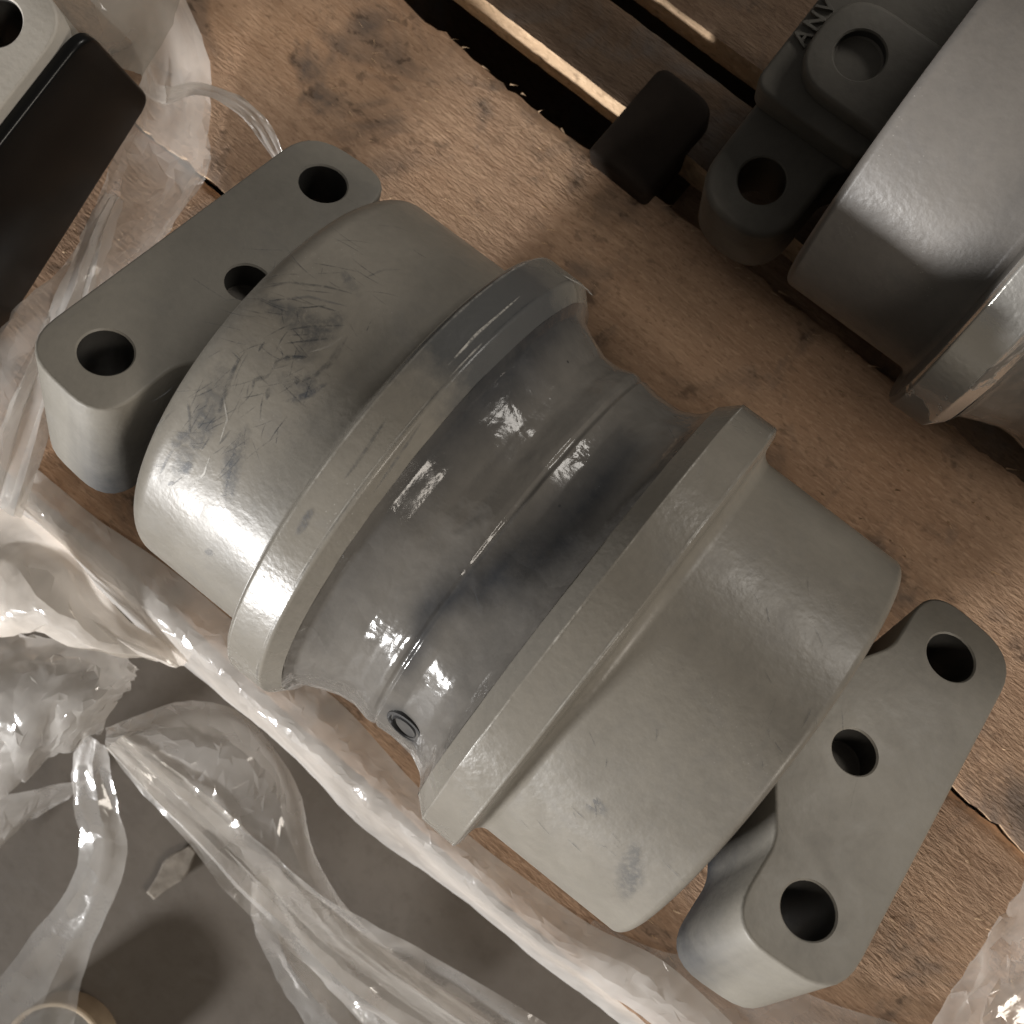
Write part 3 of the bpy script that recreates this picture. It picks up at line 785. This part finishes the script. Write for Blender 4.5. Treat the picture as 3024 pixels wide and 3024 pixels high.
# upper left: hanging between the corner roller and the left collar
film('plastic_film', [
    [A(330, -40, .02), A(395, 120, .010), A(392, 250, .006), A(388, 330, .006), A(300, 455, .010), A(215, 555, .020), A(125, 655, .028), A(75, 800, .020), A(52, 920, .010)],
    [A(285, -40, .05), A(350, 130, .035), A(350, 260, .022), A(340, 350, .020), A(250, 470, .026), A(160, 580, .04), A(80, 690, .045), A(40, 820, .03), A(20, 940, .014)],
    [A(220, -40, .085), A(290, 120, .060), A(285, 260, .045), A(265, 370, .036), A(190, 470, .036), A(100, 590, .05), A(30, 720, .05), A(-10, 850, .04), A(-30, 960, .02)],
    [A(120, -40, .10), A(268, 115, .075), A(228, 250, .060), A(175, 400, .045), A(132, 490, .040), A(30, 580, .05), A(-40, 700, .05), A(-60, 850, .04), A(-80, 970, .02)],
], M_film, 'crumpled clear film hanging between the corner roller and the left collar', 46, 12, 0.0016, 2.5, 5, 2, 0.0010)
film('plastic_film', [
    [A(96, -60, .140), A(190, -60, .125), A(290, -60, .10), A(350, -60, .08)],
    [A(92, 10, .142), A(180, 10, .125), A(270, 20, .10), A(325, 50, .075)],
    [A(86, 96, .138), A(150, 104, .125), A(215, 122, .10), A(268, 142, .080)],
], M_film_dusty, 'dusty grey film patch over the black plate in the upper left corner', 24, 10, 0.0008, 3, 2, 31, 0.0006, sharp=30)
# twisted strand arching over the board
def ribbon(name, pts, width, mat, label, nu=90, nv=14, amp=0.0015, seed=0, twist=1.0, gather=0.35, freq=40):
    P = spline([Vector(p) for p in pts], nu)
    rows = [[] for _ in range(nv+1)]; V, F = [], []
    for i, p in enumerate(P):
        d = (P[min(i+1, nu)]-P[max(i-1, 0)]).normalized()
        s = d.cross(Vector((0, 0, 1))).normalized(); up = s.cross(d)
        f = i/nu; wv = width*(0.75+0.6*noise.noise((f*5, seed, 1))+0.15)
        ph = twist*(1.5*noise.noise((f*3, seed, 8)))
        for j in range(nv+1):
            t = j/nv*2-1
            fold = noise.noise((j*0.55, f*freq*.035, seed))*gather*wv + amp*0.5*noise.noise((j*.9, f*freq*.3, seed+3))
            x = t*wv*(1-0.3*abs(noise.noise((0, f*6, seed+5))))
            V.append(p + (s*math.cos(ph)+up*math.sin(ph))*x + (up*math.cos(ph)-s*math.sin(ph))*(fold+0.001))
    for i in range(nu):
        for j in range(nv):
            a = i*(nv+1)+j; F.append((a, a+1, a+nv+2, a+nv+1))
    o = mesh_obj(name, V, F, mat); tag(o, label, 'plastic film', 'scraps of clear plastic film'); return o
ribbon('plastic_film', [A(265, 155, .05), A(310, 178, .045), A(365, 170, .045), A(430, 190, .055), A(485, 230, .055), A(528, 295, .045), A(555, 345, .03)], 0.0045, M_film_thick,
       'thin twisted film strand arching onto the top of the left collar', seed=3, twist=1.2)
def pleats(pts, widths, label, mat, K=7, nu=44, h=0.004, seed=0, sharp=16, amp=0.0006):
    """flat film band following a path, pleated lengthwise"""
    rnd = random.Random(seed); P = [Vector(p) for p in pts]; rows = []
    zz = [rnd.uniform(-1, 1) for _ in range(K)]
    for k in range(K):
        t = k/(K-1)*2-1; row = []
        for i, p in enumerate(P):
            d = (P[min(i+1, len(P)-1)]-P[max(i-1, 0)]); sd = Vector((-d.y, d.x, 0)).normalized()
            row.append(p + sd*(t + rnd.uniform(-.10, .10))*widths[i] + Vector((0, 0, h*(zz[k]+rnd.uniform(-.35, .35)))))
        rows.append(row)
    return film('plastic_film', rows, mat, label, nu, (K-1)*2, amp, 6, 2, seed, 0.0006, 0.25, sharp)
pleats([A(215, 370, .05), A(188, 430, .05), A(165, 500, .052), A(130, 590, .05), A(90, 690, .045), A(40, 830, .03), A(5, 960, .015)], [.004, .006, .007, .009, .010, .011, .010],
       'bunched film rope running down beside the left collar', M_film_thick, 7, 26, 0.0035, 5, 24)
# lower left crumple, at the foot of the board
film('plastic_film', [
    [A(-40, 930, .00), A(60, 985, -.005), A(150, 1075, -.008), A(240, 1160, -.010), A(352, 1250, -.015)],
    [A(-40, 1010, .020), A(50, 1045, .020), A(130, 1110, .016), A(220, 1190, .010), A(340, 1256, -.005)],
    [A(-40, 1100, .018), A(40, 1120, .026), A(110, 1160, .020), A(190, 1215, .010), A(300, 1250, -.01)],
    [A(-40, 1200, .0), A(30, 1200, .004), A(90, 1202, .004), A(160, 1225, .0), A(255, 1245, -.012)],
], M_film_cream, 'creamy crumpled film heap left of the board edge', 14, 10, 0.0044, 3.5, 3, 4, 0.0010, sharp=30)
film('plastic_film', [
    [A(-40, 1190, -.02), A(60, 1200, -.015), A(150, 1205, -.015), A(225, 1225, -.02), A(258, 1262, -.03)],
    [A(-40, 1280, .0), A(50, 1270, .006), A(140, 1270, .006), A(205, 1290, .0), A(250, 1290, -.02)],
    [A(-40, 1380, -.01), A(40, 1370, .0), A(110, 1350, .0), A(165, 1350, -.005), A(225, 1325, -.02)],
    [A(-40, 1530, -.05), A(25, 1490, -.045), A(85, 1440, -.04), A(140, 1405, -.035), A(190, 1385, -.035)],
], M_film, 'shiny crinkled film knot catching the light at the left border', 26, 20, 0.0030, 5, 5, 6, 0.0010, sharp=28)
# film fan across the floor
film('plastic_film', [
    [A(200, 1375, -.04), A(330, 1320, -.05), A(440, 1335, -.06), A(520, 1410, -.065), A(570, 1500, -.07), A(600, 1620, -.08), A(700, 1760, -.09), A(960, 1960, -.10)],
    [A(200, 1385, -.03), A(320, 1375, -.035), A(430, 1410, -.045), A(510, 1480, -.055), A(545, 1560, -.06), A(600, 1680, -.07), A(690, 1790, -.08), A(930, 1960, -.09)],
    [A(200, 1395, -.04), A(300, 1430, -.05), A(390, 1490, -.06), A(470, 1560, -.06), A(530, 1630, -.065), A(590, 1710, -.075), A(670, 1800, -.085), A(900, 1960, -.095)],
    [A(200, 1405, -.05), A(270, 1465, -.06), A(340, 1530, -.07), A(420, 1590, -.075), A(490, 1660, -.08), A(560, 1730, -.085), A(640, 1800, -.09), A(860, 1960, -.10)],
], M_film_thin, 'wide thin film sheet fanning out across the grey floor', 50, 14, 0.0030, 2.5, 4, 8, sharp=12)
pleats([A(215, 1400, -.03), A(300, 1475, -.05), A(390, 1560, -.055), A(480, 1650, -.06), A(570, 1735, -.065), A(680, 1820, -.07), A(800, 1900, -.08), A(1080, 2080, -.09)],
       [.006, .011, .014, .016, .018, .022, .026, .028], 'long pleated film band slanting over the floor to the bottom border', M_film, 9, 30, 0.0042, 11, 24)
pleats([A(180, 1395, -.04), A(170, 1450, -.06), A(183, 1530, -.07), A(196, 1605, -.08), A(165, 1700, -.09), A(115, 1790, -.10), A(70, 1870, -.10), A(30, 1960, -.10)],
       [.008, .011, .013, .014, .015, .018, .024, .034], 'film ribbon dropping down the floor at the lower left', M_film, 6, 26, 0.0022, 14, 24)
pleats([A(500, 1660, -.08), A(525, 1730, -.10), A(565, 1810, -.12), A(630, 1890, -.13), A(720, 1990, -.13)],
       [.008, .014, .018, .022, .026], 'thin film tail branching from the slanting band', M_film_thin, 6, 30, 0.004, 17)
film('plastic_film', [
    [A(-40, 1500, -.10), A(40, 1500, -.10), A(110, 1480, -.10), A(170, 1470, -.10)],
    [A(-40, 1600, -.135), A(20, 1560, -.13), A(70, 1530, -.13), A(140, 1500, -.13)],
    [A(-40, 1650, -.14), A(0, 1600, -.14), A(40, 1560, -.14), A(100, 1520, -.14)],
], M_film_thin, 'flat thin film flap on the floor under the shiny knot', 16, 8, 0.002, 2, 2, 19)
# bottom: film lying over the board towards the right
film('plastic_film', [
    [A(1120, 1735, .002), A(1250, 1795, .003), A(1400, 1815, .003), A(1560, 1890, .003), A(1760, 1950, .003)],
    [A(1090, 1790, .003), A(1240, 1850, .004), A(1380, 1880, .004), A(1540, 1940, .004), A(1740, 2000, .004)],
    [A(1120, 1840, .002), A(1260, 1910, .003), A(1380, 1960, .003), A(1530, 2010, .003), A(1700, 2060, .003)],
], M_film_thin, 'smooth thin film lying on the board below the right collar', 24, 10, 0.0007, 3, 2, 21, sharp=20)
film('plastic_film', [
    [A(1975, 1580, .03), A(1930, 1660, .03), A(1860, 1770, .028), A(1790, 1880, .024), A(1730, 1980, .02)],
    [A(2000, 1640, .055), A(1960, 1720, .055), A(1900, 1810, .05), A(1840, 1910, .045), A(1790, 2000, .04)],
    [A(2040, 1700, .05), A(2010, 1790, .05), A(1960, 1870, .045), A(1900, 1950, .04), A(1860, 2020, .04)],
    [A(2080, 1760, .03), A(2060, 1850, .03), A(2010, 1930, .03), A(1960, 2000, .03), A(1920, 2060, .03)],
], M_film, 'glinting crumpled film in the lower right corner', 24, 16, 0.0045, 4, 4, 23, 0.001, sharp=26)

# ------------------------------------------------------------------ small things on the floor
V, F = [], []
nu, nv = 26, 10
p0, p1 = A(285, 1690, -.147), A(365, 1600, -.147)
dv = (p1-p0); sd = Vector((-dv.y, dv.x, 0)).normalized()
for i in range(nu+1):
    for j in range(nv+1):
        t, s = i/nu, j/nv*2-1
        wv = 0.0075*(0.75+0.5*noise.noise((t*2.2, 2, 0)))*(0.35+1.6*min(t, 1-t)+0.2)
        V.append(p0 + dv*t + sd*s*wv + Vector((0, 0, 0.0006+0.0012*abs(noise.noise((t*3, s, 3))))))
for i in range(nu):
    for j in range(nv):
        a = i*(nv+1)+j; F.append((a, a+1, a+nv+2, a+nv+1))
o = mesh_obj('paper_scrap', V, F, M_paper)
sol = o.modifiers.new('thick', 'SOLIDIFY'); sol.thickness = 0.0004
tag(o, 'small crumpled dirty paper scrap lying on the grey floor', 'paper scrap')

cc = A(100, 1995, -.128)
tb = empty('cardboard_tube', (cc.x, cc.y, -0.15))
tag(tb, 'round tan tube end standing at the bottom left border', 'tube')
def ring_obj(name, r0, r1, z0, z1, mat):
    prof = [(r0, z0), (r0, z1-.001), (r0+.001, z1), (r1-.001, z1), (r1, z1-.001), (r1, z0)]
    V, F = [], []; S = 72; m = len(prof)
    for i in range(S):
        a = 2*math.pi*i/S
        for r, z in prof: V.append((r*math.cos(a), r*math.sin(a), z))
    for i in range(S):
        for j in range(m-1): F.append((i*m+j, ((i+1) % S)*m+j, ((i+1) % S)*m+j+1, i*m+j+1))
    return mesh_obj(name, V, F, mat, tb, sharp=40)
ring_obj('tube_wall', 0.0290, 0.0325, 0.0, 0.022, M_tan)
V = [(0.0285*math.cos(2*math.pi*i/48), 0.0285*math.sin(2*math.pi*i/48), 0.014) for i in range(48)]
mesh_obj('tube_plug', V, [tuple(range(48))], M_cast, tb)
